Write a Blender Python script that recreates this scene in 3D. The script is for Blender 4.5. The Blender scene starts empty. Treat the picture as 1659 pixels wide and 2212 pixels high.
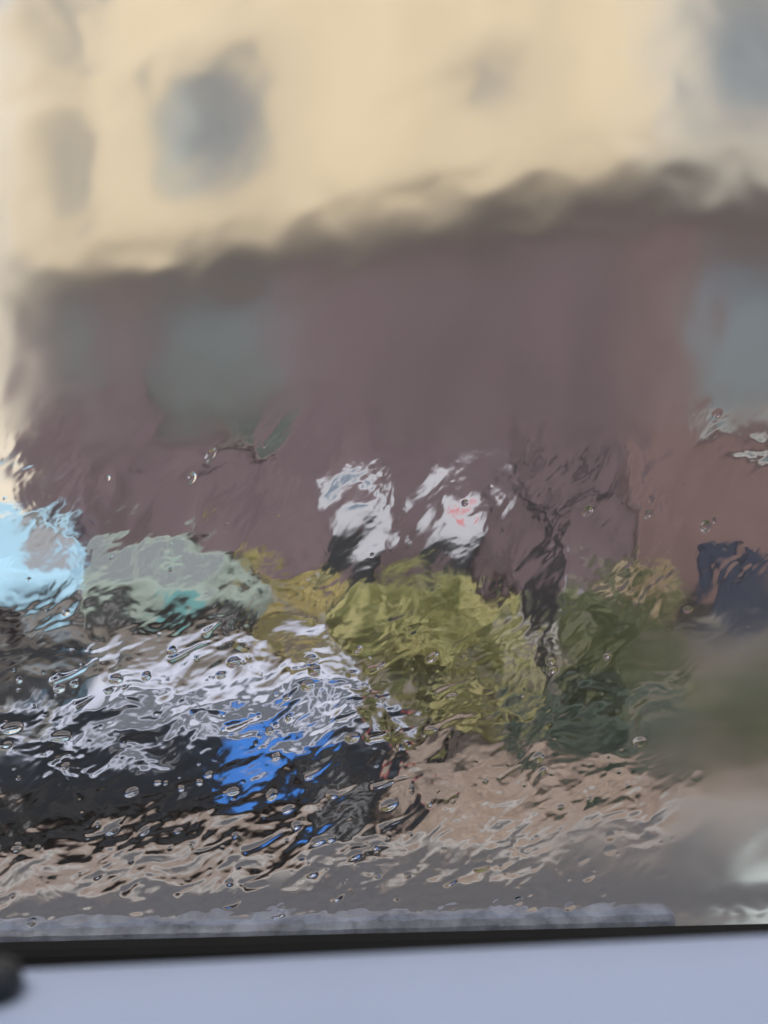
import bpy, bmesh, math, random
import numpy as np
from mathutils import Vector, Matrix

R = math.radians
scene = bpy.context.scene
COL = scene.collection
random.seed(11)
rng = np.random.default_rng(11)

# ------------------------------------------------------------------ camera, sky, sun, exposure
EYE = Vector((0.0, 0.0, 3.2))
PITCH = math.atan(106 / 2335)
cam_d = bpy.data.cameras.new('camera')
cam = bpy.data.objects.new('camera', cam_d)
COL.objects.link(cam)
cam.location = EYE
cam.rotation_euler = (math.pi / 2 - PITCH, 0, 0)
cam_d.sensor_fit = 'VERTICAL'
cam_d.sensor_height = 36.0
cam_d.lens = 38.0
cam_d.clip_start = 0.01
cam_d.clip_end = 900.0
cam_d.dof.use_dof = True
cam_d.dof.focus_distance = 0.52
cam_d.dof.aperture_fstop = 9.5
scene.camera = cam

world = bpy.data.worlds.new('World')
scene.world = world
world.use_nodes = True
wn, wl = world.node_tree.nodes, world.node_tree.links
bg = wn['Background']
sky = wn.new('ShaderNodeTexSky')
sky.sky_type = 'NISHITA'
sky.sun_disc = False
sky.sun_elevation = R(58)
sky.sun_rotation = R(200)
sky.air_density = 1.0
sky.dust_density = 4.0
sky.ozone_density = 1.2
hs = wn.new('ShaderNodeHueSaturation')
hs.inputs['Saturation'].default_value = 0.55
wl.new(sky.outputs[0], hs.inputs['Color'])
wl.new(hs.outputs[0], bg.inputs['Color'])
bg.inputs['Strength'].default_value = 0.13

sun_d = bpy.data.lights.new('sun', 'SUN')
sun_d.energy = 1.4
sun_d.angle = R(14)
sun_d.color = (1.0, 0.95, 0.88)
sun = bpy.data.objects.new('sun', sun_d)
COL.objects.link(sun)
az = R(200)                      # azimuth of the sun seen from above, clockwise from +Y
sd = Vector((math.sin(az) * math.cos(R(58)), math.cos(az) * math.cos(R(58)), math.sin(R(58))))
sun.rotation_euler = (-sd).to_track_quat('-Z', 'Y').to_euler()

scene.view_settings.view_transform = 'Standard'
scene.view_settings.look = 'None'
scene.view_settings.gamma = 1.0
scene.view_settings.exposure = 0.55
scene.cycles.max_bounces = 16
scene.cycles.transmission_bounces = 14
scene.cycles.glossy_bounces = 5
scene.cycles.diffuse_bounces = 3
scene.cycles.sample_clamp_indirect = 6.0

# ------------------------------------------------------------------ helpers
def at(px, py, Y):
    """World point at distance Y (metres across the street) that the camera sees in direction (px, py) of a 1659 x 2212 frame."""
    d = Vector(((px - 829.5) / 2335, -(py - 1106) / 2335, -1.0))
    d.rotate(cam.rotation_euler)
    return EYE + d * (Y / d.y)


def mat(name, col, rough=0.6, metal=0.0, coat=0.0, spec=0.5, var=0.0, scale=8.0, bump=0.0, bscale=40.0, col2=None, stretch=None):
    m = bpy.data.materials.new(name)
    m.use_nodes = True
    n, l = m.node_tree.nodes, m.node_tree.links
    b = n['Principled BSDF']
    b.inputs['Base Color'].default_value = (*col, 1)
    b.inputs['Roughness'].default_value = rough
    b.inputs['Metallic'].default_value = metal
    b.inputs['Coat Weight'].default_value = coat
    b.inputs['Specular IOR Level'].default_value = spec
    tc = n.new('ShaderNodeTexCoord')
    vec = tc.outputs['Object']
    if stretch:
        mp = n.new('ShaderNodeMapping')
        mp.inputs['Scale'].default_value = stretch
        l.new(vec, mp.inputs[0])
        vec = mp.outputs[0]
    if var > 0 or col2:
        t = n.new('ShaderNodeTexNoise')
        t.inputs['Scale'].default_value = scale
        t.inputs['Detail'].default_value = 6
        t.inputs['Roughness'].default_value = 0.62
        l.new(vec, t.inputs['Vector'])
        r = n.new('ShaderNodeValToRGB')
        c2 = col2 if col2 else tuple(min(1, c * (1 + var)) for c in col)
        c1 = col if col2 else tuple(c * (1 - var) for c in col)
        r.color_ramp.elements[0].position = 0.33
        r.color_ramp.elements[1].position = 0.67
        r.color_ramp.elements[0].color = (*c1, 1)
        r.color_ramp.elements[1].color = (*c2, 1)
        l.new(t.outputs['Fac'], r.inputs[0])
        l.new(r.outputs[0], b.inputs['Base Color'])
    if bump > 0:
        t2 = n.new('ShaderNodeTexNoise')
        t2.inputs['Scale'].default_value = bscale
        t2.inputs['Detail'].default_value = 4
        l.new(vec, t2.inputs['Vector'])
        bp = n.new('ShaderNodeBump')
        bp.inputs['Strength'].default_value = bump
        bp.inputs['Distance'].default_value = 0.02
        l.new(t2.outputs['Fac'], bp.inputs['Height'])
        l.new(bp.outputs[0], b.inputs['Normal'])
    return m


def leaf_mat(name, cols, trans=0.35):
    """Leaves: a colour per leaf, from a ramp, with patches of the ramp shifted through the crown."""
    m = bpy.data.materials.new(name)
    m.use_nodes = True
    n, l = m.node_tree.nodes, m.node_tree.links
    b = n['Principled BSDF']
    g = n.new('ShaderNodeNewGeometry')
    tc = n.new('ShaderNodeTexCoord')
    t = n.new('ShaderNodeTexNoise')
    t.inputs['Scale'].default_value = 1.6
    l.new(tc.outputs['Object'], t.inputs['Vector'])
    mx = n.new('ShaderNodeMath'); mx.operation = 'MULTIPLY_ADD'
    mx.inputs[1].default_value = 1.5; mx.inputs[2].default_value = -0.5
    l.new(t.outputs['Fac'], mx.inputs[0])
    ad = n.new('ShaderNodeMath'); ad.operation = 'MULTIPLY_ADD'
    ad.inputs[1].default_value = 0.5
    l.new(g.outputs['Random Per Island'], ad.inputs[0])
    l.new(mx.outputs[0], ad.inputs[2])
    r = n.new('ShaderNodeValToRGB')
    while len(r.color_ramp.elements) < len(cols):
        r.color_ramp.elements.new(0.5)
    for i, c in enumerate(cols):
        r.color_ramp.elements[i].position = i / (len(cols) - 1)
        r.color_ramp.elements[i].color = (*c, 1)
    l.new(ad.outputs[0], r.inputs[0])
    l.new(r.outputs[0], b.inputs['Base Color'])
    b.inputs['Roughness'].default_value = 0.35
    tr = n.new('ShaderNodeBsdfTranslucent')
    l.new(r.outputs[0], tr.inputs['Color'])
    mix = n.new('ShaderNodeMixShader')
    mix.inputs[0].default_value = trans
    l.new(b.outputs[0], mix.inputs[1]); l.new(tr.outputs[0], mix.inputs[2])
    l.new(mix.outputs[0], n['Material Output'].inputs['Surface'])
    return m


def pane_mat(name, tint, clear, rough=0.03):
    """Window glass in a building or car: partly clear, partly mirror."""
    m = bpy.data.materials.new(name)
    m.use_nodes = True
    n, l = m.node_tree.nodes, m.node_tree.links
    n.remove(n['Principled BSDF'])
    tr = n.new('ShaderNodeBsdfTransparent'); tr.inputs['Color'].default_value = (*tint, 1)
    gl = n.new('ShaderNodeBsdfGlossy'); gl.inputs['Roughness'].default_value = rough
    gl.inputs['Color'].default_value = (0.9, 0.93, 0.97, 1)
    mix = n.new('ShaderNodeMixShader')
    mix.inputs[0].default_value = 1 - clear
    l.new(tr.outputs[0], mix.inputs[1]); l.new(gl.outputs[0], mix.inputs[2])
    l.new(mix.outputs[0], n['Material Output'].inputs['Surface'])
    return m


def link(name, me, m=None, parent=None, smooth=False):
    o = bpy.data.objects.new(name, me)
    COL.objects.link(o)
    if m is not None and not me.materials:
        me.materials.append(m)
    if parent is not None:
        o.parent = parent
    if smooth:
        me.shade_smooth()
    return o


def from_bm(name, bm, m, parent=None, smooth=False):
    me = bpy.data.meshes.new(name)
    bmesh.ops.recalc_face_normals(bm, faces=bm.faces)
    bm.to_mesh(me)
    bm.free()
    return link(name, me, m, parent, smooth)


def empty(name, loc, rz=0.0):
    o = bpy.data.objects.new(name, None)
    COL.objects.link(o)
    o.location = loc
    o.rotation_euler = (0, 0, rz)
    o.empty_display_size = 0.2
    return o


def tag(o, label=None, cat=None, group=None, kind=None):
    if label: o['label'] = label
    if cat: o['category'] = cat
    if group: o['group'] = group
    if kind: o['kind'] = kind
    return o


def add_box(bm, c, s, bevel=0.0, rot=None):
    g = bmesh.ops.create_cube(bm, size=1.0)
    vs = g['verts']
    for v in vs:
        v.co = Vector((v.co.x * s[0], v.co.y * s[1], v.co.z * s[2]))
    if bevel > 0:
        es = {e for v in vs for e in v.link_edges}
        r = bmesh.ops.bevel(bm, geom=list(es), offset=bevel, segments=2, affect='EDGES', profile=0.5)
        vs = list({v for f in r['faces'] for v in f.verts} | {v for v in vs if v.is_valid})
    for v in vs:
        p = v.co.copy()
        if rot is not None:
            p = rot @ p
        v.co = p + Vector(c)


def box(name, c, s, m, parent=None, bevel=0.0, rot=None):
    bm = bmesh.new()
    add_box(bm, c, s, bevel, rot)
    return from_bm(name, bm, m, parent)


def add_tube(bm, pts, radii, seg=8):
    rings = []
    for i, p in enumerate(pts):
        p = Vector(p)
        a = Vector(pts[max(i - 1, 0)]); b = Vector(pts[min(i + 1, len(pts) - 1)])
        t = (b - a).normalized()
        x = t.orthogonal().normalized() if i == 0 else (px_ - t * px_.dot(t)).normalized()
        px_ = x
        y = t.cross(x)
        rings.append([bm.verts.new(p + (x * math.cos(2 * math.pi * k / seg) + y * math.sin(2 * math.pi * k / seg)) * radii[i]) for k in range(seg)])
    for a, b in zip(rings, rings[1:]):
        for k in range(seg):
            bm.faces.new((a[k], a[(k + 1) % seg], b[(k + 1) % seg], b[k]))
    bm.faces.new(rings[0][::-1]); bm.faces.new(rings[-1])


def tube(name, pts, radii, m, parent=None, seg=10):
    bm = bmesh.new()
    add_tube(bm, pts, radii, seg)
    return from_bm(name, bm, m, parent, True)


def prism(name, poly, thick, m, parent=None):
    """A flat polygon in 3-D (list of points) given thickness along its normal."""
    ps = [Vector(p) for p in poly]
    nrm = (ps[1] - ps[0]).cross(ps[2] - ps[0]).normalized() * thick
    bm = bmesh.new()
    a = [bm.verts.new(p) for p in ps]
    b = [bm.verts.new(p + nrm) for p in ps]
    bm.faces.new(a[::-1]); bm.faces.new(b)
    for i in range(len(ps)):
        j = (i + 1) % len(ps)
        bm.faces.new((a[i], a[j], b[j], b[i]))
    return from_bm(name, bm, m, parent)


# ------------------------------------------------------------------ materials
M = {}
M['asphalt'] = mat('wet asphalt', (0.075, 0.075, 0.082), 0.42, var=0.25, scale=3, bump=0.4, bscale=120)
M['yard'] = mat('damp yard asphalt', (0.125, 0.105, 0.09), 0.5, var=0.2, scale=0.8, bump=0.3, bscale=60)
M['pave'] = mat('wet beige paving', (0.235, 0.195, 0.175), 0.45, var=0.3, scale=2.2, bump=0.3, bscale=30)
M['kerb'] = mat('kerb stone', (0.3, 0.29, 0.28), 0.6, var=0.2, scale=6)
M['paint'] = mat('road paint', (0.50, 0.57, 0.55), 0.5, var=0.1, scale=9)
M['cream'] = mat('cream render', (0.69, 0.575, 0.385), 0.85, var=0.17, scale=0.5, bump=0.15, bscale=60, stretch=(1, 1, 0.15))
M['cream2'] = mat('pale cream render', (0.72, 0.65, 0.52), 0.85, var=0.06, scale=0.9, bump=0.15, bscale=60)
M['brown'] = mat('mauve brown render', (0.115, 0.083, 0.092), 0.85, var=0.28, scale=0.9, bump=0.2, bscale=50, stretch=(1, 1, 0.22))
M['brown2'] = mat('lit brown render', (0.18, 0.120, 0.112), 0.85, var=0.2, scale=0.9, bump=0.2, bscale=50, stretch=(1, 1, 0.22))  # side face's lighter tone, from how it meets the light, put into the colour
M['ledge'] = mat('dark metal ledge', (0.04, 0.036, 0.038), 0.5, var=0.2)
M['frame'] = mat('grey window frame', (0.2, 0.2, 0.19), 0.5)
M['sill'] = mat('white sill', (0.75, 0.74, 0.7), 0.5)
M['room'] = mat('dim room', (0.05, 0.055, 0.055), 0.9)  # shade of the unlit room put into the colour
M['room2'] = mat('grey blind', (0.075, 0.082, 0.078), 0.9)
M['room4'] = mat('mid grey blind', (0.07, 0.085, 0.092), 0.9)
M['room3'] = mat('pale blue blind', (0.32, 0.36, 0.41), 0.9)
M['lav'] = mat('lavender louvre', (0.33, 0.31, 0.34), 0.7)
M['curtain'] = mat('white curtain', (0.75, 0.78, 0.78), 0.9)
M['pane'] = pane_mat('window glass', (0.9, 0.93, 0.92), 0.86)
M['carglass'] = pane_mat('car glass', (0.12, 0.14, 0.17), 0.86, 0.02)
M['carglass2'] = pane_mat('grey green car glass', (0.42, 0.45, 0.38), 0.78, 0.02)
M['vanglass'] = pane_mat('pale van glass', (0.5, 0.6, 0.68), 0.2, 0.05)
M['black'] = mat('black car paint', (0.008, 0.011, 0.016), 0.3, coat=0.6)
M['white'] = mat('white car paint', (0.40, 0.43, 0.53), 0.35, coat=0.5)
M['skyblue'] = mat('light blue car paint', (0.36, 0.60, 0.76), 0.35, coat=0.5)
M['mint'] = mat('pale mint car paint', (0.25, 0.31, 0.275), 0.35, coat=0.5)
M['darkcar'] = mat('dark brown car paint', (0.018, 0.018, 0.019), 0.35, coat=0.3)
M['teal'] = mat('teal paint', (0.12, 0.30, 0.31), 0.4, coat=0.3)
M['tyre'] = mat('tyre rubber', (0.015, 0.015, 0.016), 0.8)
M['rim'] = mat('alloy', (0.45, 0.46, 0.48), 0.3, metal=0.8)
M['lamp'] = mat('lamp glass', (0.7, 0.72, 0.75), 0.1, coat=1.0)
M['redlamp'] = mat('red lamp', (0.4, 0.02, 0.02), 0.15, coat=1.0)
M['plate'] = mat('blank plate', (0.7, 0.7, 0.68), 0.4)
M['chrome'] = mat('chrome', (0.7, 0.71, 0.73), 0.15, metal=1.0)
M['plastic'] = mat('black plastic', (0.014, 0.016, 0.019), 0.5)
M['blue'] = mat('bright blue sheet', (0.05, 0.21, 0.66), 0.45, var=0.1, scale=5)
M['board'] = mat('white board', (0.44, 0.45, 0.49), 0.5)
M['boardblue'] = mat('dull blue print', (0.12, 0.17, 0.23), 0.5)
M['boardred'] = mat('red print', (0.6, 0.14, 0.16), 0.5)
M['navy'] = mat('navy cabinet', (0.04, 0.048, 0.072), 0.45)
M['pole'] = mat('lilac grey pole', (0.32, 0.31, 0.40), 0.45)
M['bark'] = mat('dark wet bark', (0.016, 0.015, 0.018), 0.7, var=0.4, scale=14, bump=0.8, bscale=25)
M['rubber'] = mat('black rubber', (0.005, 0.005, 0.005), 0.9, spec=0.15)
M['ledge_vinyl'] = mat('pale blue grey vinyl', (0.33, 0.39, 0.53), 0.55, var=0.03, scale=30)
M['glint'] = mat('pale belt trim', (0.22, 0.24, 0.30), 0.35, var=0.5, scale=90)
M['buspaint'] = mat('bus paint', (0.6, 0.64, 0.72), 0.35, coat=0.4)
M['yellowleaf'] = leaf_mat('yellow green leaves', [(0.06, 0.085, 0.045), (0.20, 0.225, 0.10), (0.44, 0.43, 0.20), (0.66, 0.62, 0.32), (0.68, 0.54, 0.30)])
M['amberleaf'] = leaf_mat('amber leaves', [(0.34, 0.34, 0.14), (0.56, 0.50, 0.22), (0.62, 0.47, 0.24)])
M['greenleaf'] = leaf_mat('dull green leaves', [(0.05, 0.07, 0.045), (0.13, 0.16, 0.09), (0.24, 0.26, 0.14), (0.42, 0.40, 0.20)])
M['peachleaf'] = leaf_mat('cream leaves', [(0.4, 0.34, 0.22), (0.6, 0.48, 0.32), (0.5, 0.36, 0.22)])
M['pineleaf'] = leaf_mat('blue green leaves', [(0.03, 0.055, 0.045), (0.07, 0.11, 0.085), (0.15, 0.19, 0.15), (0.26, 0.31, 0.25)])
M['litter'] = leaf_mat('fallen leaves', [(0.27, 0.17, 0.12), (0.33, 0.25, 0.20), (0.38, 0.31, 0.26), (0.22, 0.17, 0.15)], 0.05)

# ------------------------------------------------------------------ ground
def sheet(name, poly, m, z, kind='structure', sub=None):
    bm = bmesh.new()
    bm.faces.new([bm.verts.new((p[0], p[1], z)) for p in poly])
    o = from_bm(name, bm, m)
    if o.data.polygons[0].normal.z < 0:
        o.data.flip_normals()
    tag(o, kind=kind)
    return o

ground = sheet('ground', [(-400, -300), (400, -300), (400, 500), (-400, 500)], M['yard'], 0.0)
KA = R(17)                                           # the street runs askew to the building
KD, KN = Vector((math.cos(KA), math.sin(KA), 0)), Vector((-math.sin(KA), math.cos(KA), 0))
K0 = Vector((0, 8.42, 0))
Rk = Matrix.Rotation(KA, 3, 'Z')
sheet('road', [K0 - KD * 90 - KN * 20, K0 + KD * 90 - KN * 20, K0 + KD * 90, K0 - KD * 90], M['asphalt'], 0.004)
def kbox(name, n0, n1, h, m, bevel=0.0):
    bm = bmesh.new(); add_box(bm, K0 + KN * ((n0 + n1) / 2) + Vector((0, 0, h / 2)), (180, n1 - n0, h), bevel, Rk)
    return tag(from_bm(name, bm, m), kind='structure')
kbox('kerb', 0.0, 0.16, 0.12, M['kerb'], 0.015)
kbox('pavement', 0.16, 3.3, 0.11, M['pave'])
kbox('kerb_far_side', 3.3, 3.46, 0.12, M['kerb'], 0.015)
# painted wedge on the near lane
sheet('road_marking', [(2.52, 7.85), (4.6, 7.85), (4.9, 8.65), (2.98, 8.65)], M['paint'], 0.008)
sheet('road_marking', [(-20, 3.2), (20, 3.2), (20, 3.32), (-20, 3.32)], M['paint'], 0.008)

# ------------------------------------------------------------------ corner building
A0 = Vector((-10.6, 23.6 + 0.736 * 10.6, 0))        # left end of the brown wall
CN = Vector((4.85, 20.03, 0))                       # the corner
B1 = Vector((17.0, 24.8, 0))                        # right end of the other face
HB = 8.6                                            # top of the brown storeys
HT = 19.0


def facade(name, O, D, L, z0, z1, openings, m, parent, depth=0.22, thick=0.4):
    """A wall with real openings: O start, D unit direction, openings (s0, s1, za, zb). Outside is to the right of D."""
    N = Vector((D.y, -D.x, 0))
    ss = sorted({0.0, L} | {s for o in openings for s in o[:2]})
    zs = sorted({z0, z1} | {z for o in openings for z in o[2:]})
    bm = bmesh.new()
    P = lambda s, z, d=0.0: bm.verts.new(O + D * s - N * d + Vector((0, 0, z)))
    for s0, s1 in zip(ss, ss[1:]):
        for za, zb in zip(zs, zs[1:]):
            cs, cz = (s0 + s1) / 2, (za + zb) / 2
            if any(o[0] < cs < o[1] and o[2] < cz < o[3] for o in openings):
                continue
            bm.faces.new((P(s0, za), P(s1, za), P(s1, zb), P(s0, zb)))
    for s0, s1, za, zb in openings:
        c = [(s0, za), (s1, za), (s1, zb), (s0, zb)]
        for (a, b), (e, f) in zip(c, c[1:] + c[:1]):
            bm.faces.new((P(a, b), P(e, f), P(e, f, thick), P(a, b, thick)))
    bmesh.ops.remove_doubles(bm, verts=bm.verts, dist=1e-4)
    return from_bm(name, bm, m, parent)


def window(O, D, s0, s1, za, zb, nx, nz, parent, room, sill=True, curtain=None, label=None, sillm=None, depth=0.2):
    """A recessed window in a facade: frame with bars, one pane per light, a board for the room behind, a sill."""
    N = Vector((D.y, -D.x, 0))
    rot = Matrix((( D.x, -N.x, 0), (D.y, -N.y, 0), (0, 0, 1)))     # local x along the wall, y inward
    W = lambda s, d, z: O + D * s - N * d + Vector((0, 0, z))
    t = 0.08
    bm = bmesh.new()
    mid, hz = (s0 + s1) / 2, (za + zb) / 2
    add_box(bm, W(mid, depth, za + t / 2), (s1 - s0, 0.07, t), 0, rot)
    add_box(bm, W(mid, depth, zb - t / 2), (s1 - s0, 0.07, t), 0, rot)
    xs = [s0 + t / 2 + (s1 - s0 - t) * i / nx for i in range(nx + 1)]
    zs = [za + t / 2 + (zb - za - t) * i / nz for i in range(nz + 1)]
    for x in xs:
        add_box(bm, W(x, depth, hz), (t, 0.07, zb - za - 2 * t), 0, rot)
    for z in zs[1:-1]:
        for xa, xb in zip(xs, xs[1:]):
            add_box(bm, W((xa + xb) / 2, depth, z), (xb - xa - t, 0.065, t * 0.8), 0, rot)
    w = from_bm('window', bm, M['frame'], parent)
    if label:
        w['label'] = label
    for xa, xb in zip(xs, xs[1:]):
        for z0_, z1_ in zip(zs, zs[1:]):
            bm = bmesh.new()
            add_box(bm, W((xa + xb) / 2, depth + 0.01, (z0_ + z1_) / 2), (xb - xa - t + 0.01, 0.012, z1_ - z0_ - t * 0.8 + 0.01), 0, rot)
            from_bm('pane', bm, M['pane'], w)
    bm = bmesh.new(); add_box(bm, W(mid, depth + 0.32, hz), (s1 - s0 + 0.2, 0.04, zb - za + 0.2), 0, rot)
    from_bm('backing', bm, room, w)  # flat board behind the glass in place of a room
    if curtain:
        a, b = curtain
        bm = bmesh.new()
        n = 14
        for i in range(n):
            s = a + (b - a) * (i + 0.5) / n
            add_box(bm, W(s, depth + 0.14 + 0.02 * math.sin(i * 2.4), hz), ((b - a) / n * 1.02, 0.02, zb - za - 0.1), 0, rot)
        from_bm('curtain', bm, M['curtain'], w)
    if sill:
        bm = bmesh.new(); add_box(bm, W(mid, -0.04, za - 0.05), (s1 - s0 + 0.2, 0.22, 0.09), 0.012, rot)
        from_bm('sill', bm, sillm or M['sill'], w)
    return w


def along(px, O, D):
    """Distance along a wall (from O in direction D) at which the camera's column px meets it."""
    k = (px - 829.5) / 2335
    return (k * O.y - O.x) / (D.x - k * D.y)


def hgt(px, py, O, D):
    s = along(px, O, D)
    p = O + D * s
    return at(px, py, p.y).z


bld = empty('corner_building', CN)
tag(bld, 'corner building with mauve brown lower storeys and cream upper storeys', 'building')
DA = (CN - A0).normalized(); LA = (CN - A0).length
DB = (B1 - CN).normalized(); LB = (B1 - CN).length
rel = lambda v: v - bld.location


def sz(pxa, pxb, pya, pyb, O, D):
    s0, s1 = along(pxa, O, D), along(pxb, O, D)
    c = (pxa + pxb) / 2
    return (s0, s1, hgt(c, pyb, O, D), hgt(c, pya, O, D))

OA, OB = rel(A0), rel(CN)
w_low = sz(325, 595, 640, 945, A0, DA)
w_slit = sz(105, 205, 660, 850, A0, DA)
w_up = sz(335, 570, 135, 385, A0, DA)
w_slu = sz(120, 198, 235, 470, A0, DA)
w_sl2 = sz(120, 198, -160, 145, A0, DA)
w_vent = sz(995, 1105, 125, 225, A0, DA)
w_rt = sz(1500, 1760, -60, 255, CN, DB)
w_rl = sz(1510, 1760, 560, 915, CN, DB)
door_o = (7.6, 9.0, 0.12, 2.6)
facade('lower_wall', OA, DA, LA, 0, HB, [w_low, w_slit], M['brown'], bld)
facade('upper_wall', OA, DA, LA, HB, HT, [w_up, w_slu, w_sl2, w_vent], M['cream'], bld)
facade('lower_side_wall', OB, DB, LB, 0, HB, [w_rl, door_o], M['brown2'], bld)
facade('upper_side_wall', OB, DB, LB, HB, HT, [w_rt], M['cream2'], bld)  # paler cream puts the side face's extra light into its colour
window(OA, DA, *w_low, 3, 3, bld, M['room2'], sillm=M['brown2'], label='large grey window in the brown wall')
window(OA, DA, *w_slit, 1, 2, bld, M['room'], sill=False)
window(OA, DA, *w_up, 2, 2, bld, M['room4'], curtain=(w_up[0] + 0.1, w_up[0] + 1.0), label='grey blue window with a pale curtain in the cream wall')
window(OA, DA, *w_slu, 1, 3, bld, M['room4'])
window(OA, DA, *w_sl2, 1, 3, bld, M['room4'])
window(OA, DA, *w_vent, 1, 1, bld, M['lav'], sill=False, label='small lilac grey window high in the cream wall')
window(OB, DB, *w_rt, 2, 2, bld, M['room3'], label='blue grey window in the pale cream side wall')
window(OB, DB, *w_rl, 2, 3, bld, M['room3'], label='blue grey window with a white sill in the rosy side wall')
# ledge between the storeys, both faces; tall and dark to include its shadow
def run(name, O, D, s0, s1, z, out, h, m, inn=0.02):
    N = Vector((D.y, -D.x, 0))
    rot = Matrix(((D.x, -N.x, 0), (D.y, -N.y, 0), (0, 0, 1)))
    bm = bmesh.new()
    add_box(bm, O + D * ((s0 + s1) / 2) + N * ((out - inn) / 2) + Vector((0, 0, z)), (s1 - s0, out + inn, h), 0.01, rot)
    return from_bm(name, bm, m, bld)
run('ledge', OA, DA, 0, LA + 0.05, HB - 0.35, 0.25, 0.7, M['ledge'])
run('ledge', OB, DB, 0.1, LB, HB - 0.35, 0.25, 0.692, M['ledge'])
run('plinth', OA, DA, 0, LA + 0.02, 0.35, 0.06, 0.7, M['ledge'])
run('plinth', OB, DB, 0.04, 7.5, 0.35, 0.06, 0.696, M['ledge'])
run('plinth', OB, DB, 9.1, LB, 0.35, 0.06, 0.696, M['ledge'])
run('corner_strip', OB, DB, -0.06, 0.55, (HB + HT) / 2, 0.05, HT - HB - 0.02, M['cream2'])
run('cornice', OA, DA, 0, LA + 0.2, HT, 0.5, 0.5, M['cream2'])
run('cornice', OB, DB, 0.2, LB, HT, 0.5, 0.496, M['cream2'])
dr = run('door', OB, DB, door_o[0] + 0.05, door_o[1] - 0.05, (door_o[2] + door_o[3]) / 2, -0.15, door_o[3] - door_o[2] - 0.02, M['ledge'], inn=0.22)
Ndoor = Vector((DA.y, -DA.x, 0)); Nd2 = Vector((DB.y, -DB.x, 0))
tube('handle', [OB + DB * (door_o[0] + 0.2) - Nd2 * 0.13 + Vector((0, 0, 1.05)), OB + DB * (door_o[0] + 0.2) - Nd2 * 0.13 + Vector((0, 0, 1.35))], [0.02, 0.02], M['chrome'], dr)
pp = OA + DA * (LA - 0.35) + Ndoor * 0.1
tube('downpipe', [pp + Vector((0, 0, 0.2)), pp + Vector((0, 0, HB - 0.4))], [0.055, 0.055], M['brown2'], bld)
bm = bmesh.new()
back = [A0, CN, B1, B1 + Vector((-6, 14, 0)), A0 + Vector((4, 9, 0))]
bm.faces.new([bm.verts.new(rel(p) + Vector((0, 0, HT + 0.2))) for p in back])
from_bm('roof', bm, M['ledge'], bld)

# far pavement along the foot of the building
def strip(name, O, D, L, w, m):
    N = Vector((D.y, -D.x, 0))
    rot = Matrix(((D.x, -N.x, 0), (D.y, -N.y, 0), (0, 0, 1)))
    bm = bmesh.new()
    add_box(bm, O + D * (L / 2) + N * (w / 2 + 0.07) + Vector((0, 0, 0.055)), (L, w, 0.11), 0.012, rot)
    return tag(from_bm(name, bm, m), kind='structure')
strip('pavement_by_building', A0 - DA * 14, DA, LA + 13.9, 1.9, M['kerb'])

# cream neighbour that carries on to the left
nb = empty('cream_house', A0 - DA * 6)
tag(nb, 'cream rendered house wall at the left edge beside the brown wall', 'building')
OL = A0 - DA * 12 - nb.location
facade('wall', OL, DA, 11.98, 0, HT - 1.5, [(8.6, 10.2, 5.2, 7.6), (8.6, 10.2, 9.6, 12.2)], M['cream2'], nb)
for za, zb in ((5.2, 7.6), (9.6, 12.2)):
    window(OL, DA, 8.6, 10.2, za, zb, 2, 2, nb, M['room'])

# ------------------------------------------------------------------ vehicles
def loft(name, secs, m, parent, smooth=True):
    bm = bmesh.new()
    rings = [[bm.verts.new(p) for p in s] for s in secs]
    n = len(secs[0])
    for a, b in zip(rings, rings[1:]):
        for i in range(n):
            j = (i + 1) % n
            bm.faces.new((a[i], a[j], b[j], b[i]))
    bm.faces.new(rings[0][::-1]); bm.faces.new(rings[-1])
    o = from_bm(name, bm, m, parent)
    if smooth:
        o.data.shade_smooth()
        md = o.modifiers.new('e', 'EDGE_SPLIT'); md.split_angle = R(38)
    return o


def wheel(parent, x, y, r, sgn):
    bm = bmesh.new()
    prof = [(r * 0.62, 0.11), (r * 0.93, 0.115), (r, 0.08), (r, -0.08), (r * 0.93, -0.115), (r * 0.62, -0.11)]
    seg = 28
    rings = [[bm.verts.new((x + a * math.cos(2 * math.pi * k / seg), y + b, r + a * math.sin(2 * math.pi * k / seg))) for a, b in prof] for k in range(seg)]
    for k in range(seg):
        A, B = rings[k], rings[(k + 1) % seg]
        for i in range(len(prof)):
            j = (i + 1) % len(prof)
            bm.faces.new((A[i], A[j], B[j], B[i]))
    t = from_bm('wheel', bm, M['tyre'], parent, True)
    bm = bmesh.new()
    yo = y + sgn * 0.085
    for k in range(5):                                   # five spokes and a hub
        a = 2 * math.pi * k / 5
        rot = Matrix.Rotation(-a, 3, 'Y')
        add_box(bm, Vector((x, yo, r)) + rot @ Vector((r * 0.33, 0, 0)), (r * 0.62, 0.03, r * 0.2), 0, rot)
    add_tube(bm, [(x, yo - 0.03, r), (x, yo + 0.03, r)], [r * 0.17, r * 0.17], 14)
    for k in range(seg):
        a0, a1 = 2 * math.pi * k / seg, 2 * math.pi * (k + 1) / seg
        q = [(r * 0.63, a0), (r * 0.63, a1), (r * 0.55, a1), (r * 0.55, a0)]
        bm.faces.new([bm.verts.new((x + c * math.cos(d), yo, r + c * math.sin(d))) for c, d in q])
    from_bm('rim', bm, M['rim'], t)
    bm = bmesh.new()
    add_tube(bm, [(x, y - sgn * 0.05, r), (x, y - sgn * 0.01, r)], [r * 0.6, r * 0.6], 20)
    from_bm('brake_disc', bm, M['plastic'], t)


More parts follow.
